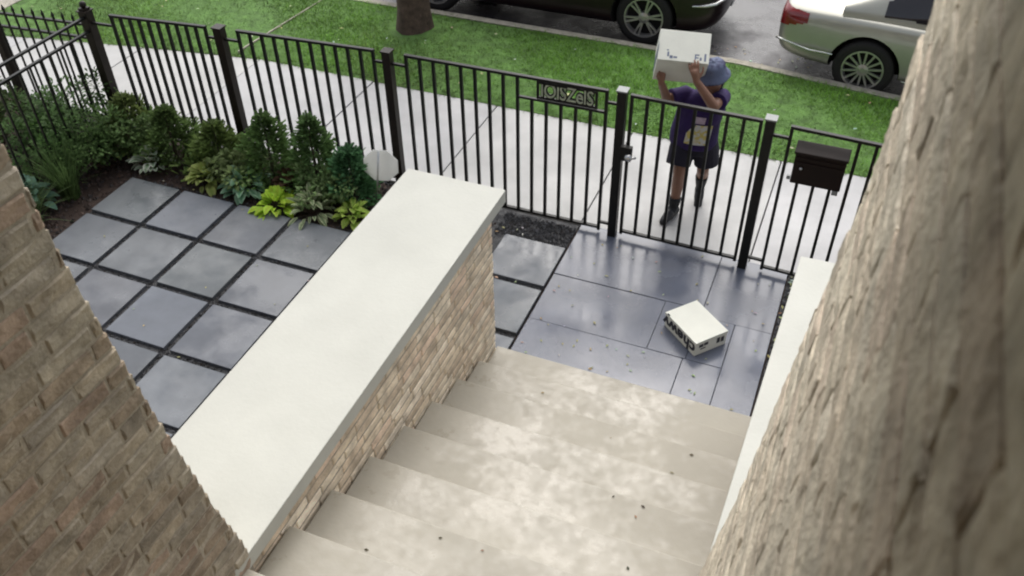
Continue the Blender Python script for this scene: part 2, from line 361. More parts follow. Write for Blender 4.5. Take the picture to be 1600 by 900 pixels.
# ------------------------------------------------------------ brickwork
PAL = [(.36, .29, .205), (.41, .34, .25), (.45, .39, .30), (.33, .245, .17), (.38, .26, .19), (.27, .20, .14), (.48, .42, .34), (.35, .30, .23), (.30, .25, .19)]
def bricks(mb, mm, S, u0, u1, v0, v1, seed, bl=.205, bh=.06, jt=.013, depth=.03, ulim=None, tint=1.0, res=3, rough=.0015, skip=None, even=0.0, hj=None, ed=.0045, avg=(.40, .345, .265)):
    """Face brickwork on the surface S(u, v, d); ulim(v) cuts a raked end."""
    r = random.Random(seed); row = 0; v = v0
    def strip(a, b, c, d): pass
    while v < v1 - .02:
        h = min(bh, v1 - v); uu1 = ulim(v + h / 2) if ulim else u1
        u = u0 - (bl * r.uniform(.45, .55) if row % 2 else r.uniform(0, .03))
        while u < uu1 - .004:
            L_ = bl * (r.uniform(.94, 1.05) if r.random() > .12 else .5)
            a, b = max(u, u0), min(u + L_, uu1); u += L_ + (hj or jt)
            if b - a < .025: 
                if b >= uu1 - 1e-6 and b - a > .004: pass
                else: continue
            if skip and skip((a + b) / 2, v + h / 2): continue
            c = r.choice(PAL); g = r.uniform(.78, 1.2) * tint; out = r.uniform(-.0015, .002)
            nu = max(2, int((b - a) / .04)) if res > 2 else 2; nv = 2 if res > 2 else 1
            us = [a, a + .006] + [a + .006 + (b - a - .012) * k / nu for k in range(1, nu)] + [b - .006, b]
            vs_ = [v, v + .006] + [v + .006 + (h - .012) * k / nv for k in range(1, nv)] + [v + h - .006, v + h]
            g = 1 * tint + (g - tint) * (1 - even); mb.col = tuple((q * (1 - even) + a_ * even) * g for q, a_ in zip(c, avg)); grid = []
            for i, uq in enumerate(us):
                col = []
                for j, vq in enumerate(vs_):
                    e = (i in (0, len(us) - 1)) or (j in (0, len(vs_) - 1))
                    chip = -.006 if r.random() < .05 else 0
                    col.append(mb.vert(S(uq + (r.uniform(-.002, .002) if e else 0), vq + (r.uniform(-.002, .002) if e else 0), out + (-ed if e else r.uniform(-rough, rough) + chip))))
                grid.append(col)
            ni, nj = len(us), len(vs_)
            for i in range(ni - 1):
                for j in range(nj - 1): mb.face((grid[i][j], grid[i+1][j], grid[i+1][j+1], grid[i][j+1]))
            ring = [(i, 0) for i in range(ni)] + [(ni - 1, j) for j in range(1, nj)] + [(i, nj - 1) for i in range(ni - 2, -1, -1)] + [(0, j) for j in range(nj - 2, 0, -1)]
            uv = [(us[i], vs_[j]) for i, j in ring]; back = [mb.vert(S(p, q, -depth)) for p, q in uv]; fr = [grid[i][j] for i, j in ring]
            for k in range(len(ring)): mb.face((fr[k], back[k], back[(k+1) % len(ring)], fr[(k+1) % len(ring)]))
        v += bh + jt; row += 1
# low stair wall on the left: masonry + coping
wl = thing('stair_wall', 'long low tan brick wall with broad cream coping left of the steps', 'wall', (-2.35, 3.0, 0))
def local(o, S): 
    l = o.location.copy()
    return lambda u, v, d: tuple(Vector(S(u, v, d)) - l)
def lbox(mb, o, lo, hi): mb.box(tuple(Vector(lo) - o.location), tuple(Vector(hi) - o.location))
mb, mm = MB(), MB()
FX, BX, EY = -2.03, -2.69, 4.535
bricks(mb, mm, local(wl, lambda u, v, d: (FX + d, u, v)), .9, EY - .004, 0, 1.35, 21, bl=.24, bh=.057, jt=.016, hj=.006, tint=2.1, even=.5)
bricks(mb, mm, local(wl, lambda u, v, d: (u, EY + d, v)), BX + .01, FX - .012, 0, 1.35, 22, tint=1.4, even=.25)
bricks(mb, mm, local(wl, lambda u, v, d: (BX - d, u, v)), .9, EY - .004, 0, 1.35, 23, res=1)
mb.col = (1, 1, 1); mb.m = 1; lbox(mb, wl, (BX + .012, .9, -.05), (FX - .006, EY - .006, 1.355))
mb.build('brickwork', [M['brick'], M['mortar']], wl, fix=True)
def coping(o, x0, x1, y0, y1, z0, z1):
    mb = MB(); lbox(mb, o, (x0, y0, z0), (x1, y1, z1)); return mb.build('coping', M['limestone'], o, bevel=.006)
coping(wl, -2.735, -1.985, .9, 4.68, 1.36, 1.46)
wr_ = thing('stair_wall', 'mostly hidden low brick wall with cream coping right of the steps', 'wall', (.4, 3.0, 0))
mb = MB()
bricks(mb, mm, local(wr_, lambda u, v, d: (.04 - d, u, v)), 1.0, EY - .004, 0, 1.35, 31, res=1)
bricks(mb, mm, local(wr_, lambda u, v, d: (u, EY + d, v)), .052, .72, 0, 1.35, 32, res=1)
mb.col = (1, 1, 1); mb.m = 1; lbox(mb, wr_, (.052, 1.0, -.05), (.72, EY - .012, 1.355))
mb.build('brickwork', [M['brick'], M['mortar']], wr_, fix=True)
# coping with the slight skew it has in the photograph
mb = MB(); p = [(-.10, 1.0), (.74, 1.0), (.74, 4.70), (.0, 4.68)]; l = wr_.location
lo = [mb.vert((x - l.x, y - l.y, 1.36)) for x, y in p]; hi = [mb.vert((x - l.x, y - l.y, 1.46)) for x, y in p]
mb.face(hi); mb.face(lo[::-1])
for i in range(4): mb.face((lo[i], lo[(i+1) % 4], hi[(i+1) % 4], hi[i]))
mb.build('coping', M['limestone'], wr_, bevel=.006)
# brick pillars beside the porch
pl = thing('brick_pillar', 'rough tan brick pillar at the lower left corner beside the cream coping', 'pillar', (-2.4, .4, 0))
def edge_l(z):
    pts = [(0, 1.66), (1.5, 1.635), (1.9, 1.56), (2.54, 1.47), (3.08, 1.405), (3.42, 1.375), (3.76, 1.355), (5.4, 1.32)]
    for (a, b), (c, d) in zip(pts, pts[1:]):
        if z <= c: return b + (d - b) * (z - a) / (c - a)
    return pts[-1][1]
mb = MB(); PX = -1.985
bricks(mb, mm, local(pl, lambda u, v, d: (PX + d, u, v)), -.3, 1.6, .2, 5.25, 41, ulim=edge_l, tint=.9, even=.3, ed=.0035, rough=.004, res=3)
bricks(mb, mm, local(pl, lambda u, v, d: (u, edge_l(v) - .004 + d, v)), -2.75, PX - .012, .2, 5.25, 42, res=1)
mb.col = (1, 1, 1); mb.m = 1
def mort(mb, o, xa, xb, y0, ef, zs):
    l = o.location; prev = None
    for z in zs:
        cur = [mb.vert((x - l.x, y - l.y, z)) for x, y in ((xa, y0), (xb, y0), (xb, ef(z) - .005), (xa, ef(z) - .005))]
        if prev:
            for k in range(4): mb.face((prev[k], prev[(k+1) % 4], cur[(k+1) % 4], cur[k]))
        else: mb.face(cur[::-1])
        prev = cur
    mb.face(prev)
mort(mb, pl, -2.75, PX - .0045, -.3, edge_l, [0, 1.5, 1.9, 2.54, 3.08, 3.42, 3.76, 5.25])
mb.build('brickwork', [M['brick'], M['mortar']], pl, fix=True)
pr_ = thing('brick_pillar', 'large blurred rough brick pillar filling the right side close to the view', 'pillar', (.4, .4, 0))
def face_r(z):
    pts = [(0, -.06), (2.4, -.062), (2.58, -.058), (3.05, 0), (3.46, .035), (3.83, .068), (4.1, .09), (4.39, .1), (5.4, .11)]
    for (a, b), (c, d) in zip(pts, pts[1:]):
        if z <= c: return b + (d - b) * (z - a) / (c - a)
    return .11
mb = MB(); YE = 1.55
bricks(mb, mm, local(pr_, lambda u, v, d: (face_r(v) - d, u, v)), -.3, YE - .004, .2, 5.25, 51, jt=.009, hj=.003, ed=.002, avg=(.40, .365, .30), tint=1.75, even=.7, rough=.002, res=3)
bricks(mb, mm, local(pr_, lambda u, v, d: (u, YE + d, v)), .125, .8, .2, 5.25, 52, res=1)
mb.col = (1, 1, 1); mb.m = 1; l = pr_.location; prev = None
for z in [0, 2.4, 2.58, 3.05, 3.46, 3.83, 4.1, 4.39, 5.25]:
    cur = [mb.vert((x - l.x, y - l.y, z)) for x, y in ((face_r(z) + .0065, -.3), (.8, -.3), (.8, YE - .012), (face_r(z) + .0065, YE - .012))]
    if prev:
        for k in range(4): mb.face((prev[k], prev[(k+1) % 4], cur[(k+1) % 4], cur[k]))
    else: mb.face(cur[::-1])
    prev = cur
mb.face(prev)
mb.build('brickwork', [M['brick'], M['mortar']], pr_, fix=True)
# stairs
st = thing('stone_steps', 'wet cream limestone steps leading down to the bluestone walkway', 'stairs', (-1.0, 3.0, 0))
YN = [4.53, 4.19, 3.83, 3.45, 3.08, 2.69, 2.31, 1.95, 1.60]
for k, y in enumerate(YN):
    z1 = .085 + .163 * k; y0 = (YN[k+1] - .03) if k + 1 < len(YN) else 1.2
    mb = MB(); mb.box((-2.018 + 1.0, y0 - 3.0, max(-.1, z1 - .16)), (.03 + 1.0, y - 3.0, z1)); mb.build('step', M['tread'], st, bevel=.008)
mb = MB(); mb.box((-2.0, -.55, 1.35), (-.065, 1.197, 1.552)); struct(mb.build('porch_floor', M['tread']))
# porch ceiling and house front behind the camera (they shade the pillars)
mb = MB(); mb.box((-3.6, -.75, 5.22), (2.2, 1.45, 5.5)); struct(mb.build('porch_ceiling', M['plaster']))
mb = MB(); mb.box((-6, -.5, 0), (4, -.2, 6)); struct(mb.build('house_front', M['plaster']))
# ------------------------------------------------------------ fence
FY = [(-10.6, 5.75), (-8.1, 6.0), (-6.95, 6.10), (-5.47, 6.2), (-3.76, 6.28), (-1.64, 6.30), (-.455, 6.28), (1.6, 6.18)]
def fy(x):
    for (a, b), (c, d) in zip(FY, FY[1:]):
        if x <= c: return b + (d - b) * (x - a) / (c - a)
    return FY[-1][1]
FZ = [(-7, 1.36), (-5.47, 1.40), (-3.76, 1.425), (-1.64, 1.43), (2, 1.42)]
def fz(x):
    if x <= -7: return 1.36
    for (a, b), (c, d) in zip(FZ, FZ[1:]):
        if x <= c: return b + (d - b) * (x - a) / (c - a)
    return 1.42
def fpost(parent, x, w_, h, m_, cap=None, ball=False):
    l = parent.location; mb = MB(); y = fy(x)
    mb.box((x - w_/2 - l.x, y - w_/2 - l.y, -.02), (x + w_/2 - l.x, y + w_/2 - l.y, h))
    p = mb.build('post', m_, parent, bevel=.004)
    mb = MB()
    mb.box((x - w_*.6 - l.x, y - w_*.6 - l.y, h), (x + w_*.6 - l.x, y + w_*.6 - l.y, h + .012))
    if ball:
        mb.box((x - w_*.4 - l.x, y - w_*.4 - l.y, h + .012), (x + w_*.4 - l.x, y + w_*.4 - l.y, h + .035)); mb.ball((x - l.x, y - l.y, h + .065), .034)
    c = mb.build('post_cap', cap or m_, p, fix=True)
    return p
def panel(parent, x0, x1, nb, plaque=None, name='railing', zlow=.06, stubs=(), hole=None):
    l = parent.location; mb = MB()
    P = lambda x, z: (x - l.x, fy(x) - l.y, z)
    z0, z1 = fz(x0), fz(x1); zt = lambda x: z0 + (z1 - z0) * (x - x0) / (x1 - x0)
    mb.bar(P(x0 - .012, z0), P(x1 + .012, z1), .032, .024)
    mb.bar(P(x0, zlow), P(x1, zlow), .03, .022)
    for k in range(nb + 1):
        x = x0 + (x1 - x0) * k / nb; top = zt(x) - .01
        if plaque and plaque[0] + .02 < x < plaque[1] - .02: top = plaque[2]
        if hole and hole[0] < x < hole[1]: top = hole[2]
        mb.bar(P(x, zlow - (.0 if k not in (0, nb) else .03)), P(x, top), .025)
    if plaque: mb.bar(P(plaque[0], plaque[2]), P(plaque[1], plaque[2]), .026, .02)
    for xa, xb, z in stubs: mb.bar(P(xa, z), P(xb, z), .022)
    return mb.build(name, M['iron'], parent, fix=True)
f1 = thing('iron_fence', 'long black iron picket fence with house number plaque, left of the gate', 'fence', (-4.3, 6.25, 0))
fpost(f1, -6.95, .095, 1.38, M['iron_brown'], ball=True)
fpost(f1, -5.47, .085, 1.41, M['iron_brown'])
fpost(f1, -3.76, .078, 1.435, M['iron_brown'])
fpost(f1, -1.635, .075, 1.46, M['iron'], M['cap_metal'])
zs_ = lambda x: fz(x) - .10
panel(f1, -6.66, -5.62, 11 - 1, stubs=((-6.95, -6.66, zs_(-6.8)), (-5.62, -5.47, zs_(-5.5)), (-6.95, -6.66, .12), (-5.62, -5.47, .12)))
panel(f1, -5.27, -3.90, 11, stubs=((-5.47, -5.27, zs_(-5.3)), (-3.9, -3.76, zs_(-3.8)), (-5.47, -5.27, .12), (-3.9, -3.76, .12)))
PQ = (-2.543, -1.765, 1.235)
panel(f1, -3.58, -1.765, 14, plaque=PQ, stubs=((-3.76, -3.58, zs_(-3.6)), (-1.765, -1.635, zs_(-1.7)), (-3.76, -3.58, .12), (-1.765, -1.635, .12)))
# house number plaque: frame with raised characters, seen from behind
l = f1.location; mb = MB()
px0, px1, pz0, pz1 = -2.36, -1.85, 1.262, 1.40
pq = lambda x, z: (x - l.x, fy(x) - l.y, z)
for a, b in (((px0, pz0), (px1, pz0)), ((px0, pz1), (px1, pz1)), ((px0, pz0 - .01), (px0, pz1 + .01)), ((px1, pz0 - .01), (px1, pz1 + .01))): mb.bar(pq(*a), pq(*b), .02)
plq = mb.build('number_plaque', M['iron'], f1, fix=True)
def text_mesh(name, body, size, mtl, parent, mw, ext=.003, bold=.0, spacing=1.0, mirror=False):
    cu = bpy.data.curves.new(name, 'FONT'); cu.body = body; cu.size = size; cu.extrude = ext; cu.offset = bold; cu.align_x = 'CENTER'; cu.align_y = 'CENTER'; cu.space_character = spacing; cu.resolution_u = 4
    o = bpy.data.objects.new(name, cu); COL.objects.link(o)
    me = mesh_of(o); bpy.data.objects.remove(o)
    me.materials.clear(); me.materials.append(mtl)
    if mirror:
        for v in me.vertices: v.co.x *= -1
        me.flip_normals()
    me.transform(mw)
    o = bpy.data.objects.new(name, me); COL.objects.link(o)
    if parent: o.parent = parent
    return o
cx = (px0 + px1) / 2
for nm_, m_, bd, dy in (('letter_outline', M['iron'], .013, .004), ('number_lettering', M['plate_gold'], .0, -.006)):
    text_mesh(nm_, 'IOISZeIS', .185, m_, plq, Matrix.Translation((cx - l.x, fy(-2.1) - l.y + dy, (pz0 + pz1) / 2)) @ Matrix.Rotation(PI/2, 4, 'X') @ Matrix.Diagonal((.76, 1, 1, 1)), ext=.004, bold=bd, spacing=.92)
# gate
g = thing('iron_gate', 'closed black iron gate in front of the person', 'gate', (-1.05, 6.29, 0))
l = g.location
mbx = panel(g, -1.555, -.525, 8, name='gate_railing', zlow=.075)
mb = MB(); mb.box((-1.60 - l.x, 6.20 - l.y, .87), (-1.50 - l.x, 6.25 - l.y, 1.0))
lt = mb.build('latch', M['iron'], g, bevel=.006)
mb = MB(); mb.ball((-1.515 - l.x, 6.17 - l.y, .93), (.034, .03, .03)); mb.tube([(-1.515 - l.x, 6.21 - l.y, .93), (-1.515 - l.x, 6.17 - l.y, .93)], .014, 8); mb.bar((-1.515 - l.x, 6.165 - l.y, .93), (-1.45 - l.x, 6.165 - l.y, .945), .02, .014)
mb.build('knob', M['steel'], lt, smooth=True, fix=True)
# right section
f2 = thing('iron_fence', 'short black iron fence section carrying the brown mailbox, right of the gate', 'fence', (.5, 6.25, 0))
fpost(f2, -.455, .075, 1.46, M['iron'], M['cap_metal'])
fpost(f2, 1.6, .075, 1.45, M['iron'], M['cap_metal'])
panel(f2, -.29, 1.45, 14, stubs=((-.455, -.29, zs_(-.4)), (1.45, 1.6, zs_(1.5)), (-.455, -.29, .12), (1.45, 1.6, .12)), hole=(-.2, .12, 1.02))
# mailbox
mx_ = thing('mailbox', 'dark brown metal mailbox hung on the fence right of the gate', 'mailbox', (-.03, 6.19, 1.02))
mb = MB(); mb.prism([(-.19, 0), (.185, 0), (.185, .28), (-.19, .28)], -.045, .055); mb.build('body', M['mailbox'], mx_, bevel=.008, fix=True)
mb = MB()
Q = [mb.vert(p) for p in ((-.20, -.06, .285), (.195, -.06, .285), (.195, .06, .325), (-.20, .06, .325), (-.20, -.06, .265), (.195, -.06, .265), (.195, .06, .28), (-.20, .06, .28))]
for f in ((0,1,2,3),(4,7,6,5),(0,4,5,1),(1,5,6,2),(2,6,7,3),(3,7,4,0)): mb.face([Q[i] for i in f])
mb.build('lid', M['mailbox'], mx_, bevel=.006, fix=True)
mb = MB(); mb.bar((-.19, -.049, .19), (.185, -.049, .19), .012, .02); mb.bar((-.19, -.049, .235), (.185, -.049, .235), .008, .012); mb.build('ridge', M['mailbox'], mx_, fix=True)
mb = MB(); mb.ball((-.13, -.053, .145), .013); mb.build('lock', M['steel'], mx_, smooth=True)
for q in (((.13, -.05, -.035), (.175, -.03, .0)), ((-.22, -.05, .03), (-.192, -.03, .06))):
    mb = MB(); mb.box(*q); mb.build('bracket', M['cap_metal'], mx_)
# neighbour fence with finials and the side fence with two rails
def spear_fence(name, label, pts_posts, a, b, sp, zr, top, base=.02, fin=True):
    a, b = Vector(a), Vector(b); d = (b - a); n = int(d.length / sp)
    o = thing(name, label, 'fence', ((a.x + b.x) / 2, (a.y + b.y) / 2, 0)); l = o.location; mb = MB()
    for z in zr: mb.bar((a.x - l.x, a.y - l.y, z), (b.x - l.x, b.y - l.y, z), .03, .022)
    mb.bar((a.x - l.x, a.y - l.y, .1), (b.x - l.x, b.y - l.y, .1), .03, .022)
    for k in range(1, n):
        p = a + d * k / n; q = (p.x - l.x, p.y - l.y)
        mb.bar((*q, base), (*q, top), .016)
        if fin: mb.tube([(*q, top - .005), (*q, top + .02), (*q, top + .07)], [.008, .017, .001], 6)
    mb.build('railing', M['iron'], o, fix=True)
    for p in pts_posts:
        mb = MB(); mb.box((p[0] - .04 - l.x, p[1] - .04 - l.y, -.02), (p[0] + .04 - l.x, p[1] + .04 - l.y, p[2])); pp = mb.build('post', M['iron_brown'], o, bevel=.004)
        mb = MB(); mb.ball((p[0] - l.x, p[1] - l.y, p[2] + .03), .035); mb.build('post_cap', M['iron_brown'], pp, smooth=True)
    return o
spear_fence('picket_fence', 'black iron fence with pointed finials and double top rail at upper left', [(-8.12, 5.98, 1.3), (-10.6, 5.75, 1.3)], (-7.0, 6.09), (-10.6, 5.75), .115, (1.24, 1.10), 1.27)
spear_fence('picket_fence', 'black iron side fence with twin rails running back behind the tall grasses', [(-6.93, 2.6, 1.3)], (-6.94, 6.05), (-6.93, 2.6), .125, (1.33, 1.19), 1.18, fin=False)
# neighbour's brick path beyond the side fence
mb = MB(); mb.box((-10.5, 2, -.1), (-7.75, 5.35, .0)); struct(mb.build('path', M['kerb']))

# lawn sign
sg = thing('lawn_sign', 'white octagonal yard sign on a thin metal stake by the fence', 'sign', (-3.87, 6.03, 0))
mb = MB(); a0 = PI / 8
poly = [(.175 * math.cos(a0 + k * PI / 4), .40 + .165 * math.sin(a0 + k * PI / 4)) for k in range(8)]
T = Matrix.Translation((.06, 0, 0)) @ Matrix.Rotation(.25, 4, 'Z') @ Matrix.Translation((0, 0, .4)) @ Matrix.Rotation(-.15, 4, 'X') @ Matrix.Translation((0, 0, -.4))
mb.prism(poly, -.006, .006, T); mb.build('sign_face', M['white_sign'], sg, fix=True)
mb = MB(); mb.tube([(.0, -.10, -.03), (.05, -.09, .22), (.065, -.02, .565)], .009, 8); mb.build('stake', M['steel'], sg, smooth=True)
# ------------------------------------------------------------ person
pe = thing('person', 'person in blue bucket hat, purple shirt and dark shorts hoisting a white box', 'person', (-1.1, 6.9, 0))
PO = pe.location.copy()
def V(*a): return Vector(a) - PO
def remeshed(mb, name, m_, parent, vox=.008, smooth=4):
    o = mb.build(name, m_, parent)
    md = o.modifiers.new('r', 'REMESH'); md.mode = 'VOXEL'; md.voxel_size = vox; md.use_smooth_shade = True
    s = o.modifiers.new('s', 'SMOOTH'); s.factor = .5; s.iterations = smooth
    bake(o); o.data.materials.clear(); o.data.materials.append(m_)
    o.data.polygons.foreach_set('use_smooth', [True] * len(o.data.polygons))
    return o
hc = Vector((-1.02, 6.86, 1.415)); look = Vector((-.45, -.85, -.22)).normalized()
HM = look.to_track_quat('-Y', 'Z').to_matrix()          # local -Y is the face
def H(x, y, z): return hc + HM @ Vector((x, y, z)) - PO
mb = MB()
mb.ball(H(0, 0, 0), (.074, .092, .108), 16, 12, HM); mb.ball(H(0, -.022, -.05), (.058, .066, .062), 14, 10, HM)
mb.capsule(H(0, -.088, .012), H(0, -.104, -.022), .010, .016, 8)                       # nose
mb.ball(H(0, -.084, -.056), (.027, .016, .013), 10, 8, HM)                             # lips
for s in (-1, 1): mb.ball(H(s * .078, .01, -.01), (.012, .022, .034), 8, 8, HM)       # ears
mb.capsule(V(-1.04, 6.93, 1.20), H(0, .025, -.08), .056, .050)
RSH, LSH = V(-1.25, 6.96, 1.16), V(-.94, 6.95, 1.20)
mb.rings([(V(-1.13, 6.98, .74), .16, .11), (V(-1.12, 6.96, .95), .15, .105), (V(-1.09, 6.95, 1.12), .165, .10), (V(-1.06, 6.94, 1.21), .08, .07)], 16)
LEL, LHA = V(-.955, 6.66, 1.26), V(-1.115, 6.60, 1.49)
REL, RHA = V(-1.385, 6.84, 1.15), V(-1.42, 6.70, 1.37)
mb.capsule(LSH, LEL, .054, .044); mb.capsule(LEL, LHA, .046, .030)
mb.capsule(RSH, REL, .054, .043); mb.capsule(REL, RHA, .044, .029)
def hand(wr, d, across, nrm):
    d, across = d.normalized(), across.normalized(); nrm = d.cross(across).normalized() * nrm
    mb.capsule(wr, wr + d * .07, .028, .034, 10)
    for off in (-.022, .022): mb.capsule(wr + d * .02 + across * off * .5, wr + d * .085 + across * off, .018, .017, 8)
    for k, (off, ln) in enumerate(((-.033, .058), (-.011, .072), (.011, .078), (.033, .068))):
        b = wr + d * .09 + across * off; c = b + d * ln * .55 + nrm * .006 + across * off * .12; e = c + d * ln * .4 + nrm * .022
        mb.capsule(b, c, .0095, .009, 8); mb.capsule(c, e, .009, .0075, 8)
    t0 = wr + d * .03 + across * .032; t1 = t0 + d * .035 + across * .03 + nrm * .01; t2 = t1 + d * .032 + across * .008 + nrm * .012
    mb.capsule(t0, t1, .013, .011, 8); mb.capsule(t1, t2, .0105, .009, 8)
hand(LHA, Vector((-.25, .10, .75)), Vector((.9, .2, .25)), 1)
hand(RHA, Vector((-.05, .15, .8)), Vector((-.5, -.8, .1)), 1)
RHI, LHI = V(-1.20, 6.98, .76), V(-1.04, 6.98, .77)
RKN, RAN, RTO = V(-1.195, 6.82, .45), V(-1.20, 6.80, .085), V(-1.24, 6.67, .03)
LKN, LAN, LTO = V(-1.01, 6.97, .44), V(-1.035, 7.13, .15), V(-1.02, 7.05, .025)
for hp, kn, an, to in ((RHI, RKN, RAN, RTO), (LHI, LKN, LAN, LTO)):
    mb.capsule(hp, kn, .082, .056)
    mid = kn.lerp(an, .35) + Vector((0, .018, 0)); mb.capsule(kn, mid, .054, .056); mb.capsule(mid, an, .056, .036)
    mb.capsule(an, to, .036, .03)
body = remeshed(mb, 'body', M['skin'], pe, .0065, 3)
for s in (-1, 1):
    mb = MB(); mb.ball(H(s * .03, -.083, .012), (.012, .009, .008), 10, 8, HM); mb.build('eye', M['eye'], pe, smooth=True)
# shirt
mb = MB()
mb.rings([(V(-1.135, 6.97, .70), .215, .155), (V(-1.135, 6.97, .80), .215, .155), (V(-1.12, 6.955, .95), .20, .145), (V(-1.10, 6.95, 1.08), .205, .140), (V(-1.085, 6.95, 1.16), .19, .115), (V(-1.06, 6.94, 1.225), .10, .08), (V(-1.045, 6.93, 1.255), .066, .064)], 24)
mb.tube([LSH + Vector((-.06, .0, -.02)), LSH, LSH.lerp(LEL, .45), LSH.lerp(LEL, .62)], [.07, .078, .078, .082], 14)
mb.tube([RSH + Vector((.06, .0, -.02)), RSH, RSH.lerp(REL, .5), RSH.lerp(REL, .75)], [.07, .078, .076, .082], 14)
shirt = remeshed(mb, 'shirt', M['purple'], pe, .009, 3)
# printed patch on the shirt front: follows the torso ellipse
def patch(u0, u1, v0, v1, off, n=8):
    mb = MB(); g_ = []
    for j in range(n + 1):
        z = v0 + (v1 - v0) * j / n; row = []
        t = (z - .70) / .46; rx, ry = .215 - .012 * t + off, .155 - .02 * t + off; cx_, cy_ = -1.135 + .05 * t, 6.97 - .02 * t
        for i in range(n + 1):
            a = math.radians(u0 + (u1 - u0) * i / n); row.append(mb.vert(V(cx_ + rx * math.cos(a), cy_ + ry * math.sin(a), z)))
        g_.append(row)
    for j in range(n):
        for i in range(n): mb.face((g_[j][i], g_[j][i+1], g_[j+1][i+1], g_[j+1][i]))
    return mb
patch(-107, -48, .77, .97, .004).build('shirt_print', M['print'], shirt, smooth=True)
patch(-100, -70, .985, 1.05, .006).build('shirt_print', M['print_pink'], shirt, smooth=True)
# shorts
mb = MB()
mb.rings([(V(-1.125, 6.98, .84), .165, .125), (V(-1.12, 6.98, .72), .205, .155), (V(-1.12, 6.97, .64), .205, .15)], 20)
for hp, kn, e in ((RHI, RKN, -.025), (LHI, LKN, .03)):
    q = hp.lerp(kn, .80); mb.tube([hp, hp.lerp(kn, .35) + Vector((e * .6, 0, 0)), q + Vector((e, 0, 0))], [.11, .118, .112], 16)
remeshed(mb, 'shorts', M['navy'], pe, .009, 3)
# socks and shoes
for an, kn, to, k in ((RAN, RKN, RTO, .30), (LAN, LKN, LTO, .62)):
    mb = MB(); mb.tube([an, an.lerp(kn, k * .5), an.lerp(kn, k)], [.043, .053, .060], 12); mb.capsule(an, an.lerp(to, .5), .042, .04)
    remeshed(mb, 'sock', M['black_cloth'], pe, .008, 2)
    mb = MB(); d = (to - an); d.z = 0; d.normalize(); dn = (to - an).normalized()
    hl = an + Vector((0, 0, -.045)) - d * .03
    mb.capsule(hl, an.lerp(to, .6) + Vector((0, 0, -.02)), .046, .046); mb.capsule(an.lerp(to, .5), to + dn * .035, .045, .038)
    remeshed(mb, 'shoe', M['shoe'], pe, .008, 2)
# hair and bucket hat
mb = MB(); mb.ball(H(0, .022, .015), (.082, .088, .104), 14, 10, HM); mb.ball(H(-.01, .062, -.07), (.066, .048, .075), 12, 10, HM); mb.capsule(H(-.02, .075, -.09), V(-.99, 7.02, 1.2), .055, .03)
remeshed(mb, 'hair', M['hair'], pe, .009, 2)
mb = MB(); n = 24; prof = [(.128, -.012), (.122, .0), (.10, .03), (.092, .045), (.088, .09), (.074, .118), (.03, .124), (0.001, .124)]
rr = []
for rad, z in prof: rr.append([mb.vert(H(rad * math.cos(2*PI*k/n), .005 + rad * 1.12 * math.sin(2*PI*k/n), .022 + z + .004 * math.sin(k * 1.9))) for k in range(n)])
for a, b in zip(rr, rr[1:]):
    for k in range(n): mb.face((a[k], a[(k+1) % n], b[(k+1) % n], b[k]))
ht = mb.build('hat', M['hat'], pe, smooth=True)
sm = ht.modifiers.new('s', 'SOLIDIFY'); sm.thickness = .004; bake(ht)

# ------------------------------------------------------------ boxes
def text_on(parent, body, size, origin, right, up, mtl, name='lettering', bold=.004, spacing=1.0):
    right, up = Vector(right).normalized(), Vector(up).normalized(); nn = right.cross(up)
    T = Matrix.Identity(4)
    for i in range(3): T[i][0], T[i][1], T[i][2], T[i][3] = right[i], up[i], nn[i], origin[i]
    return text_mesh(name, body, size, mtl, parent, T, ext=.0008, bold=bold, spacing=spacing)
bx = thing('cardboard_box', 'white cardboard delivery box lying upside down on the wet bluestone', 'box', (-.638, 5.29, .009), math.radians(-40.5))
LX, LY, LZ = .40, .30, .138          # local +X runs along the lettered side
mb = MB(); mb.box((-LX/2, -LY/2, 0), (LX/2, LY/2, LZ)); mb.build('carton', M['white_card'], bx, bevel=.004)
mb = MB()
mb.box((-LX/2 - .003, -LY/2 - .003, LZ - .022), (LX/2 + .003, LY/2 + .003, LZ + .003)); mb.build('lid_edge', M['white_card'], bx, bevel=.0015)
text_on(bx, 'chewy', .155, (-.01, -LY/2 - .0012, .068), (-1, 0, 0), (0, 0, -1), M['ink'], bold=.006, spacing=1.04)
# small marks on the end of the box
for y0, y1, z0, z1 in ((-.115, -.075, .075, .105), (-.068, -.030, .08, .108), (-.10, -.05, .05, .062), (.055, .085, .05, .105), (.095, .125, .048, .10)):
    mb = MB(); mb.box((LX/2 + .0006, y0, z0), (LX/2 + .0016, y1, z1)); mb.build('printed_mark', M['ink'], bx)
# box in the person's hands: tilted so its underside faces the yard
hb = thing('cardboard_box', 'white cardboard delivery box held up beside the face of the person', 'box', (-1.30, 6.82, 1.565))
hb.rotation_euler = (Matrix.Rotation(math.radians(14), 3, 'Z') @ Matrix.Rotation(math.radians(3), 3, 'Y') @ Matrix.Rotation(math.radians(-54), 3, 'X')).to_euler()
mb = MB(); mb.box((-.205, -.18, -.135), (.205, .18, .135)); mb.build('carton', M['white_card'], hb, bevel=.005)
mb = MB()
for x0, x1, z0, z1 in ((-.13, -.115, -.10, -.06), (-.11, -.085, -.115, -.09), (-.135, -.12, -.05, -.04), (-.08, -.05, -.11, -.095), (.09, .10, -.11, -.06), (.10, .125, -.07, -.06), (.10, .12, -.095, -.085), (.13, .145, -.11, -.085), (.165, .18, -.115, -.05)):
    mb.box((x0, -.1812, z0), (x1, -.1802, z1)); mb.build('printed_mark', M['ink_blue'], hb); mb = MB()
text_on(hb, 'chewy', .16, (-.2062, 0.0, -.02), (0, -1, 0), (0, 0, 1), M['ink_blue'], bold=.005)

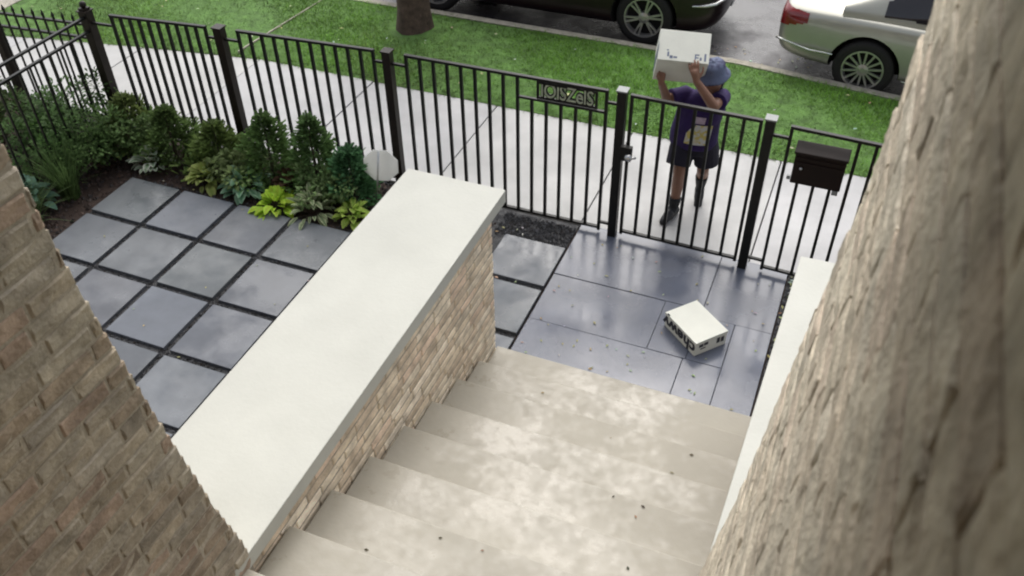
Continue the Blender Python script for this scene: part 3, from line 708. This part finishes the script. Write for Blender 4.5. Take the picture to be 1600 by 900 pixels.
# ------------------------------------------------------------ cars
def car(name, label, cat, loc, rz, paint, kind):
    root = thing(name, label, cat, loc, rz)
    if kind == 'sedan':
        S = [(0, .56, .68, .74, .42), (.03, .74, .78, .88, .33), (.12, .83, .83, .97, .27), (.40, .90, .86, 1.0, .235), (1.05, .93, .88, .99, .22), (1.8, .93, .87, .96, .22), (2.7, .93, .86, .95, .22), (3.5, .93, .85, .95, .22), (3.95, .92, .83, .93, .22), (4.4, .89, .80, .85, .23), (4.75, .80, .70, .74, .28), (4.9, .62, .60, .64, .40)]
        G = [(.70, 1.01), (.95, 1.10), (1.30, 1.27), (1.70, 1.405), (2.2, 1.455), (2.75, 1.445), (3.15, 1.36), (3.55, 1.16), (3.95, .96)]; wx = (1.05, 3.95); R_ = .335; rim = .225; gw = (.85, .61)
    else:
        S = [(0, .60, .80, .84, .45), (.05, .78, .92, .98, .28), (.15, .88, .98, 1.05, .22), (.5, .92, 1.02, 1.06, .19), (1.0, .95, 1.03, 1.06, .18), (1.9, .95, 1.03, 1.06, .18), (2.7, .95, 1.02, 1.06, .18), (3.4, .95, 1.00, 1.06, .18), (3.8, .94, .98, 1.05, .18), (4.3, .91, .92, .98, .19), (4.6, .82, .78, .86, .22), (4.75, .64, .64, .70, .42)]
        G = [(.12, 1.05), (.22, 1.25), (.5, 1.55), (.9, 1.65), (1.6, 1.68), (2.5, 1.66), (2.95, 1.55), (3.35, 1.30), (3.75, 1.04)]; wx = (.92, 3.78); R_ = .36; rim = .245; gw = (.84, .64)
    def ring(w_, zs, zd, zb):
        h = [(0, zb), (.75*w_, zb), (.94*w_, zb+.05), (w_*.985, zb+.16), (w_, (zb+zs)*.5), (.995*w_, zs-.09), (.965*w_, zs-.012), (.915*w_, zs+.02), (.7*w_, zs+(zd-zs)*.8), (0, zd)]
        return h + [(-y, z) for y, z in h[-2:0:-1]]
    mb = MB(); rs_ = []
    for x, w_, zs, zd, zb in S: rs_.append([mb.vert((x, y, z)) for y, z in ring(w_, zs, zd, zb)])
    n = len(rs_[0])
    for a, b in zip(rs_, rs_[1:]):
        for k in range(n): mb.face((a[k], a[(k+1) % n], b[(k+1) % n], b[k]))
    mb.face(rs_[0][::-1]); mb.face(rs_[-1])
    o = mb.build('body', [paint, M['well']], root, fix=True); sd_ = o.modifiers.new('s', 'SUBSURF'); sd_.levels = 3; sd_.render_levels = 3; bake(o)
    full = o.data.copy()
    cuts = []
    for x in wx:
        for s in (-1, 1):
            c = MB(); c.tube([(x, s * .62, R_ + .01), (x, s * 1.2, R_ + .01)], R_ + .055, 32); c.m = 1
            co = c.build('cut', [paint, M['well']], None, fix=True); co.data.polygons.foreach_set('material_index', [1] * len(co.data.polygons)); co.parent = root
            md = o.modifiers.new('b', 'BOOLEAN'); md.operation = 'DIFFERENCE'; md.object = co; md.solver = 'EXACT'; cuts.append(co)
    bake(o)
    for c in cuts: bpy.data.objects.remove(c)
    o.data.polygons.foreach_set('use_smooth', [True] * len(o.data.polygons))
    try: o.data.set_sharp_from_angle(angle=math.radians(35))
    except Exception: pass
    # greenhouse
    mb = MB(); gr = []
    def gring(x, zr, i):
        zb = .93 if kind == 'sedan' else 1.04
        t = max(.12, min(1, (zr - zb) / .4)); a, b = gw
        h = [(a, zb - .08), (a - .005, zb - .01), (a - (a - b) * t * .5, zb + (zr - zb) * .48), (b + (a - b) * (1 - t) * .8, zb + (zr - zb) * .86), ((b + (a - b) * (1 - t) * .8) - .07, zr), (0, zr + .02)]
        return h + [(-y, z) for y, z in h[-2::-1]]
    for i, (x, zr) in enumerate(G): gr.append([mb.vert((x, y, z)) for y, z in gring(x, zr, i)])
    for a, b in zip(gr, gr[1:]):
        for k in range(len(a) - 1): mb.face((a[k], a[k+1], b[k+1], b[k]))
    gh = mb.build('roof', paint, root, fix=True); sd_ = gh.modifiers.new('s', 'SUBSURF'); sd_.levels = 3; sd_.render_levels = 3; bake(gh)
    gh.data.polygons.foreach_set('use_smooth', [True] * len(gh.data.polygons))
    def skin(me, nm, m_, pred, off, par):
        bm = bmesh.new(); bm.from_mesh(me); bm.normal_update()
        kill = [f for f in bm.faces if not pred(f.calc_center_median(), f.normal)]
        bmesh.ops.delete(bm, geom=kill, context='FACES'); bm.normal_update()
        vs2 = [(v, v.normal.copy()) for v in bm.verts]
        for v, q in vs2: v.co += q * off
        me2 = bpy.data.meshes.new(nm); bm.to_mesh(me2); bm.free(); me2.materials.clear(); me2.materials.append(m_)
        me2.polygons.foreach_set('use_smooth', [True] * len(me2.polygons)); me2.polygons.foreach_set('material_index', [0] * len(me2.polygons))
        q = bpy.data.objects.new(nm, me2); COL.objects.link(q); q.parent = par; return q
    zb = .93 if kind == 'sedan' else 1.04
    xr = (1.12, 3.55) if kind == 'sedan' else (.5, 3.3)
    def roofz(x):
        for (a, b), (c, d) in zip(G, G[1:]):
            if x <= c: return b + (d - b) * (x - a) / (c - a)
        return .9
    for s in (-1, 1):
        skin(gh.data, 'side_window', M['car_glass'], lambda c, q: s * q.y > .55 and xr[0] < c.x < xr[1] and zb + .02 < c.z < roofz(c.x) - .10, .006, root)
    x0, x1 = (.86, 1.60) if kind == 'sedan' else (.15, .5)
    skin(gh.data, 'rear_window', M['tinted_glass'], lambda c, q: q.x < -.2 and abs(c.y) < .60 and x0 < c.x < x1 and q.z > .1 and c.z > zb + .03, .006, root)
    skin(gh.data, 'windscreen', M['car_glass'], lambda c, q: q.x > .2 and abs(c.y) < .62 and c.x > 3.0 and c.z > zb + .03 and q.z > .1, .006, root)
    if kind == 'sedan':
        for s in (-1, 1):
            skin(full, 'taillight', M['red_lens'], lambda c, q: s * c.y > .50 and c.x < .34 and .62 + c.x * .35 < c.z < .85 - c.x * .02, .006, root)
            mb = MB(); pts = []
            for t in range(9):
                x = .02 + t * .085; mb_y = s * min(.925, .74 + .19 * min(1, x / .45)); pts.append((x, mb_y + s * .012, .47 - .0 * t))
            mb.tube(pts, .012, 6); mb.build('bumper_trim', M['chrome'], root, smooth=True)
            mb = MB(); mb.tube([(1.48, s * .936, .31), (2.4, s * .936, .31), (3.5, s * .936, .31)], .014, 6); mb.build('sill_trim', M['chrome'], root, smooth=True)
    else:
        for s in (-1, 1):
            mb = MB(); mb.tube([(4.36, s * .90, .60), (4.5, s * .86, .605), (4.62, s * .80, .625), (4.70, s * .70, .66), (4.74, s * .60, .70)], [.012, .02, .022, .018, .01], 8)
            mb.build('bumper_trim', M['chrome'], root, smooth=True)
            skin(full, 'headlight', M['tinted_glass'], lambda c, q: s * c.y > .5 and c.x > 4.35 and .72 < c.z < .86, .006, root)
        mb = MB(); mb.box((4.715, -.26, .40), (4.735, .26, .51)); mb.build('number_plate', M['cap_metal'], root)
    # wheels
    for x in wx:
        for s in (-1, 1):
            y = s * .80
            wh = thing('wheel', None, None, (x, y, R_), 0); wh.parent = root
            mb = MB(); prof = [(rim - .01, -.10), (rim + .01, -.105), (R_ - .05, -.112), (R_ - .012, -.095), (R_, -.06), (R_, .06), (R_ - .012, .095), (R_ - .05, .112), (rim + .01, .105), (rim - .01, .10)]
            k2 = 40; rr = [[mb.vert((r0 * math.cos(2*PI*k/k2), yy, r0 * math.sin(2*PI*k/k2))) for k in range(k2)] for r0, yy in prof]
            for a, b in zip(rr, rr[1:]):
                for k in range(k2): mb.face((a[k], a[(k+1) % k2], b[(k+1) % k2], b[k]))
            mb.build('tyre', M['rubber'], wh, smooth=True, fix=True)
            mb = MB(); yo = s * .095
            prof = [(rim - .012, -.02), (rim + .004, .0), (rim + .004, .012), (rim - .014, .012), (rim - .022, -.06)]
            rr = [[mb.vert((r0 * math.cos(2*PI*k/k2), yo + s * yy, r0 * math.sin(2*PI*k/k2))) for k in range(k2)] for r0, yy in prof]
            for a, b in zip(rr, rr[1:]):
                for k in range(k2): mb.face((a[k], a[(k+1) % k2], b[(k+1) % k2], b[k]))
            ns = 14 if kind == 'sedan' else 6
            for k in range(ns):
                for da in ((0,) if kind == 'sedan' else (-.13, .13)):
                    a = 2 * PI * k / ns + da + .2; a2 = 2 * PI * k / ns + da * .9 + .2
                    mb.bar((.05 * math.cos(a2), yo - s * .012, .05 * math.sin(a2)), ((rim - .008) * math.cos(a), yo - s * .004, (rim - .008) * math.sin(a)), .022 if kind == 'sedan' else .024, .02, up=(0, 1, 0))
            mb.tube([(0, yo - s * .05, 0), (0, yo, 0), (0, yo + s * .012, 0)], [.075, .068, .03], 16)
            mb.build('rim', M['alloy'], wh, fix=True)
            mb = MB(); mb.tube([(0, yo - s * .075, 0), (0, yo - s * .07, 0)], rim - .02, 32); mb.build('brake_disc', M['well'], wh, fix=True)
    return root
# champagne sedan, rear towards the left of the photograph: its local +X points along +X
car('parked_car', 'pale champagne sedan with red tail lamp parked along the kerb', 'car', (-.83, 10.94, -.15), math.radians(-5.0), M['champagne'], 'sedan')
car('parked_car', 'dark maroon car with split spoke alloy wheel parked along the kerb', 'car', (-6.28, 11.25, -.15), 0.0, M['black_paint'], 'suv')
# ------------------------------------------------------------ tree by the kerb
tr = thing('tree', 'thick brown tree trunk standing in the grass strip near the kerb', 'tree', (-5.25, 9.5, 0))
mb = MB(); r = random.Random(4); n = 18; rr = []
for i in range(14):
    z = -.05 + i * .30; rad = .20 + .05 * math.exp(-max(z, 0) / .10) - z * .010
    rr.append([mb.vert((rad * (1 + .07 * math.sin(3*a + i * .3) + .05 * math.sin(7 * a) + r.uniform(-.03, .03)) * math.cos(a) + z * .01, rad * (1 + .07 * math.sin(3*a + i * .3) + r.uniform(-.03, .03)) * math.sin(a), z)) for a in [2*PI*k/n for k in range(n)]])
for a, b in zip(rr, rr[1:]):
    for k in range(n): mb.face((a[k], a[(k+1) % n], b[(k+1) % n], b[k]))
mb.face(rr[-1])
limbs = [((.04, 0, 3.7), (.9, .4, 5.0), (1.7, .6, 6.2)), ((.04, 0, 3.8), (-.8, .3, 5.2), (-1.6, .2, 6.4)), ((.04, 0, 3.8), (.1, -.7, 5.1), (.2, -1.2, 6.2)), ((.04, 0, 3.8), (.0, .8, 5.4), (-.1, 1.4, 6.9)), ((.04, 0, 3.8), (.1, .1, 5.6), (.0, .0, 7.6))]
for q in limbs: mb.tube(q, [.12, .07, .03], 8)
mb.build('trunk', M['bark'], tr, smooth=True)
mb = MB(); ends = [Vector(q[2]) for q in limbs] + [Vector(q[1]).lerp(Vector(q[2]), .6) for q in limbs]
cl = [(e + Vector((r.gauss(0, .5), r.gauss(0, .5), r.gauss(0, .4))), r.uniform(.35, .8)) for e in ends for _ in range(4)]
for c, s_ in cl:
    g = r.uniform(.6, 1.2)
    for _ in range(90):
        d = Vector((r.gauss(0, 1), r.gauss(0, 1), r.gauss(0, .8))).normalized() * s_ * r.random() ** .4
        p = c + d; a = Vector((r.gauss(0, 1), r.gauss(0, 1), r.gauss(0, 1))).normalized(); b = a.orthogonal().normalized(); L_ = r.uniform(.05, .09)
        mb.col = (.06 * g * r.uniform(.7, 1.3), .12 * g, .03 * g)
        mb.quad(p - a * L_, p - b * L_ * .5, p + a * L_, p + b * L_ * .5)
mb.build('crown', M['leaf'], tr)

# ------------------------------------------------------------ planting
def leafset(mb, r, p, d, up, L_, W, col, edge=None, droop=.4, n=4):
    """One arching leaf from p along d."""
    d = Vector(d).normalized(); sx = d.cross(Vector((0, 0, 1)))
    sx = sx.normalized() if sx.length > .05 else Vector((1, 0, 0)); prev = None; q = Vector(p); dd = d.copy()
    for k in range(n + 1):
        t = k / n; wk = W * math.sin(PI * min(.97, .08 + t * .92)) ** .8
        e = edge or col; mid = tuple(c * (.85 + .25 * t) for c in col)
        mb.col = e; a = mb.vert(q - sx * wk + Vector((0, 0, wk * .35))); mb.col = mid; b = mb.vert(q); mb.col = e; c = mb.vert(q + sx * wk + Vector((0, 0, wk * .35)))
        if prev: mb.face((prev[0], prev[1], b, a)); mb.face((prev[1], prev[2], c, b))
        prev = (a, b, c); dd = (dd + Vector((0, 0, -droop / n))).normalized(); q = q + dd * L_ / n
def hosta(name, label, cat, x, y, rad, h, n, col, edge, seed, narrow=.30, group=None):
    r = random.Random(seed); o = thing(name, label, cat, (x, y, -.025), r.uniform(0, 6), group); mb = MB(); ms = MB()
    n = int(n * 3.2); rad *= 1.25; col = tuple(min(.6, c * 2.2) for c in col); edge = tuple(min(.85, c * 1.8) for c in edge)
    for k in range(n):
        a = r.uniform(0, 2 * PI); t = (k + .5) / n; el = .25 + 1.0 * (1 - t) + r.uniform(-.4, .4)
        d = Vector((math.cos(a) * math.cos(el), math.sin(a) * math.cos(el), math.sin(el))); L_ = rad * r.uniform(.26, .56)
        p = Vector((math.cos(a), math.sin(a), 0)) * rad * (.10 + .5 * t) * r.uniform(.6, 1.2) + Vector((0, 0, h * (.95 - .65 * t) * r.uniform(.75, 1.1)))
        g = r.uniform(.75, 1.25); leafset(mb, r, p, d, None, L_, L_ * narrow, tuple(c * g for c in col), tuple(c * g for c in edge) if edge else None, r.uniform(.7, 1.4))
        ms.tube([(math.cos(a) * .02, math.sin(a) * .02, 0), p.lerp(Vector((0, 0, 0)), .4) + Vector((0, 0, .01)), p], [.005, .004, .003], 5)
    mb.build('leaves', M['leaf'], o, smooth=True); ms.build('stalk', M['twig'], o); return o
def conifer(label, x, y, h, rad, seed, col=(.022, .05, .03), group=None, name='dwarf_spruce', cat='shrub', tip=1.0):
    r = random.Random(seed); o = thing(name, label, cat, (x, y, -.025), r.uniform(0, 6), group); mb = MB()
    ms = MB(); ms.tube([(0, 0, 0), (r.uniform(-.02, .02), 0, h * .85)], [.022, .005], 6); ms.build('stem', M['twig'], o)
    for k in range(1900):
        t = r.random() ** 1.25; a = r.uniform(0, 2 * PI); z = h * (.05 + .93 * t)
        lump = 1 + .30 * math.sin(a * 3 + t * 9 + seed * 1.7) + .24 * math.sin(a * 2 - t * 11 + seed) + (.35 if r.random() < .06 else 0)
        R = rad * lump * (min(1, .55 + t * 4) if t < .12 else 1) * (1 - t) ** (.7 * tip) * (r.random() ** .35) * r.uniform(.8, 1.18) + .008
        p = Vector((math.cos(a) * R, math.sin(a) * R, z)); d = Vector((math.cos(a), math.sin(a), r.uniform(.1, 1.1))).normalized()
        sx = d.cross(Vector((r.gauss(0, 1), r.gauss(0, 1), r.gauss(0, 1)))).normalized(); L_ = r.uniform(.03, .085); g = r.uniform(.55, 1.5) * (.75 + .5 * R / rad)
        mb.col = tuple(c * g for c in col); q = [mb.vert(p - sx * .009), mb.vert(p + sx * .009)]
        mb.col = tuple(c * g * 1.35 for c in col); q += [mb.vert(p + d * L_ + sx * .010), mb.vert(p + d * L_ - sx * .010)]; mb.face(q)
    mb.build('foliage', M['leaf'], o); return o
def bush(label, x, y, h, rad, seed, col, n=1500, ls=(.03, .055), group=None):
    r = random.Random(seed); o = thing('leafy_shrub', label, 'shrub', (x, y, -.025), 0, group); mb = MB(); ms = MB()
    lumps = [(Vector((r.gauss(0, .4) * rad, r.gauss(0, .4) * rad, h * r.uniform(.3, .85))), rad * r.uniform(.3, .5), r.uniform(.7, 1.3)) for _ in range(12)]
    for c, s_, g in lumps: ms.tube([(0, 0, 0), c * .5, c], [.014, .01, .004], 5)
    for k in range(n):
        c, s_, g = r.choice(lumps); d = Vector((r.gauss(0, 1), r.gauss(0, 1), r.gauss(0, 1))).normalized()
        p = c + d * s_ * r.random() ** .35; p.z = max(.02, p.z)
        dd = (d + Vector((r.gauss(0, .5), r.gauss(0, .5), .3))).normalized(); L_ = r.uniform(*ls); gg = g * r.uniform(.7, 1.3)
        leafset(mb, r, p, dd, None, L_, L_ * .3, tuple(q * gg for q in col), None, .5, 2)
    mb.build('foliage', M['leaf'], o, smooth=True); ms.build('stem', M['twig'], o); return o
def grass_clump(label, x, y, h, rad, n, seed, col):
    r = random.Random(seed); o = thing('ornamental_grass', label, 'grass clump', (x, y, -.025)); mb = MB()
    for k in range(n):
        a = r.uniform(0, 2*PI); q = r.random() ** .6 * rad * .35; g = r.uniform(.6, 1.4)
        blade(mb, (math.cos(a) * q, math.sin(a) * q, 0), h * r.uniform(.55, 1.05), rad * r.uniform(.3, 1.3), a + r.uniform(-.5, .5), r.uniform(.004, .008), tuple(c * g for c in col), 5)
    mb.build('blades', M['leaf'], o); return o
GRP = 'dwarf conifers along the front fence'
con = [(-6.72, 6.0, .58, .33, 'bushy dark dwarf spruce nearest the corner post of the front fence'),
       (-6.15, 5.92, .60, .30, 'dark dwarf spruce behind the white flecked hosta'),
       (-5.62, 5.96, .52, .30, 'dark dwarf spruce behind the yellow green hosta'),
       (-5.02, 5.98, .74, .29, 'tall pointed dwarf spruce just right of the second brown fence post'),
       (-4.52, 6.0, .80, .26, 'narrow dark dwarf spruce behind the striped grassy hosta'),
       (-4.12, 5.98, .56, .25, 'bluish green dwarf spruce beside the white yard sign')]
for i, (x, y, h, rad, lb) in enumerate(con):
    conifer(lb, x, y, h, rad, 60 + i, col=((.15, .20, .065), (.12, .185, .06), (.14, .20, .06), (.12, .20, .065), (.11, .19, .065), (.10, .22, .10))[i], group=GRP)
hosta('hosta', 'small hosta with white edged leaves at the far corner of the paving', 'hosta', -6.28, 5.72, .20, .17, 16, (.10, .17, .08), (.50, .55, .42), 71)
hosta('hosta', 'yellow green hosta behind the second paver of the back row', 'hosta', -5.62, 5.70, .21, .15, 18, (.15, .20, .05), (.26, .28, .10), 72)
hosta('hosta', 'blue green pale edged hosta between the yellow and lime ones', 'hosta', -5.17, 5.70, .23, .19, 20, (.07, .16, .09), (.24, .34, .24), 73)
hosta('hosta', 'bright lime green hosta spilling over the edge of the paving', 'hosta', -4.72, 5.56, .20, .13, 22, (.22, .40, .03), (.30, .48, .05), 74)
hosta('hosta', 'striped narrow leaved hosta right of the bright lime one', 'hosta', -4.36, 5.62, .24, .19, 22, (.07, .11, .05), (.34, .36, .22), 75, narrow=.17)
hosta('hosta', 'lime yellow hosta against the cream coping below the yard sign', 'hosta', -3.95, 5.68, .19, .15, 18, (.17, .30, .04), (.34, .40, .10), 76)
hosta('coral_bells', 'dark reddish leafed plant between the two tallest spruces', 'plant', -4.74, 5.85, .18, .22, 18, (.06, .035, .022), (.08, .05, .03), 77, narrow=.42)
bush('light green loose shrub at the bed corner beside the bushy spruce', -6.78, 5.55, .60, .42, 81, (.11, .19, .06), 2200)
bush('round dark green shrub below the finial fence at upper left', -7.55, 5.75, .75, .50, 82, (.08, .15, .045), 2600)
bush('olive green shrub at the left edge under the double rails', -8.1, 5.5, .7, .45, 83, (.10, .14, .05), 2000)
bush('mid green shrub wedged behind the tall grass clump', -7.25, 5.35, .62, .40, 84, (.09, .17, .05), 2200)
bush('loose mid green leafy shrub squeezed between the first two dark spruces', -6.45, 5.82, .42, .28, 85, (.16, .25, .09), 1200, (.03, .06), 'leafy shrubs filling the fence bed')
bush('loose olive leafy shrub squeezed between the yellow hosta and second brown post', -5.30, 5.84, .34, .27, 86, (.20, .27, .10), 1100, (.03, .06), 'leafy shrubs filling the fence bed')
bush('loose pale green leafy shrub left of the white yard sign stake', -4.30, 5.80, .36, .25, 87, (.22, .32, .13), 1100, (.03, .06), 'leafy shrubs filling the fence bed')
grass_clump('tall upright green grass clump left of the back paver row', -6.72, 5.02, .62, .26, 230, 91, (.11, .18, .06))
grass_clump('shorter arching grass clump beside the brick pillar', -6.75, 4.52, .42, .32, 170, 92, (.14, .21, .08))
hosta('hosta', 'blue grey broad leaved hosta beside the arching grass and brick pillar', 'hosta', -6.98, 4.72, .26, .26, 22, (.06, .12, .08), (.10, .17, .13), 93)

# ------------------------------------------------------------ fallen leaves
r = random.Random(99); mb = MB()
def flake(x, y, z, s_, c):
    a = r.uniform(0, 2*PI); dx, dy = math.cos(a) * s_, math.sin(a) * s_; mb.col = tuple(q * r.uniform(.7, 1.2) for q in c); e = r.uniform(.35, .6)
    mb.quad((x - dx, y - dy, z), (x + dy * e, y - dx * e, z + s_ * .25), (x + dx, y + dy, z + s_ * .1), (x - dy * e, y + dx * e, z + s_ * .2))
PALE = [(.55, .52, .40), (.50, .50, .42), (.42, .36, .16), (.35, .38, .18)]
for _ in range(62): flake(r.uniform(-1.9, -.08), r.uniform(4.55, 6.3), .011, r.uniform(.010, .022), r.choice(PALE))
for _ in range(80): flake(r.uniform(-.05, .06), r.uniform(4.75, 6.3), .004, r.uniform(.012, .026), r.choice(PALE + [(.30, .22, .08), (.24, .20, .10)]))
for _ in range(26): flake(r.uniform(-6.2, -2.1), r.uniform(3.0, 6.0), .017, r.uniform(.010, .02), r.choice(PALE))
for _ in range(22): flake(r.uniform(-2.7, -1.97), r.uniform(5.2, 6.2), .004, r.uniform(.012, .022), r.choice(PALE))
for _ in range(60): flake(r.uniform(-11, .5), r.uniform(8.15, 9.8), .05, r.uniform(.018, .035), r.choice(PALE))
for _ in range(30): flake(r.uniform(-1.6, -.2), r.uniform(10.15, 10.9), -.145, r.uniform(.015, .03), r.choice(PALE))
DARK = [(.05, .04, .02), (.07, .05, .02), (.30, .25, .12)]
for _ in range(18):
    k = r.randrange(7); y = r.uniform(YN[k+1] + .02, YN[k] - .03); flake(r.uniform(-1.95, -.12), y, .085 + .163 * k + .003, r.uniform(.008, .017), r.choice(DARK))
tag(mb.build('fallen_leaves', M['litter']), 'scattered small pale fallen leaves on the wet paving and steps', 'leaves', kind='stuff')
for o in list(scene.objects):
    if o.type == 'MESH' and o.users == 0: bpy.data.objects.remove(o)
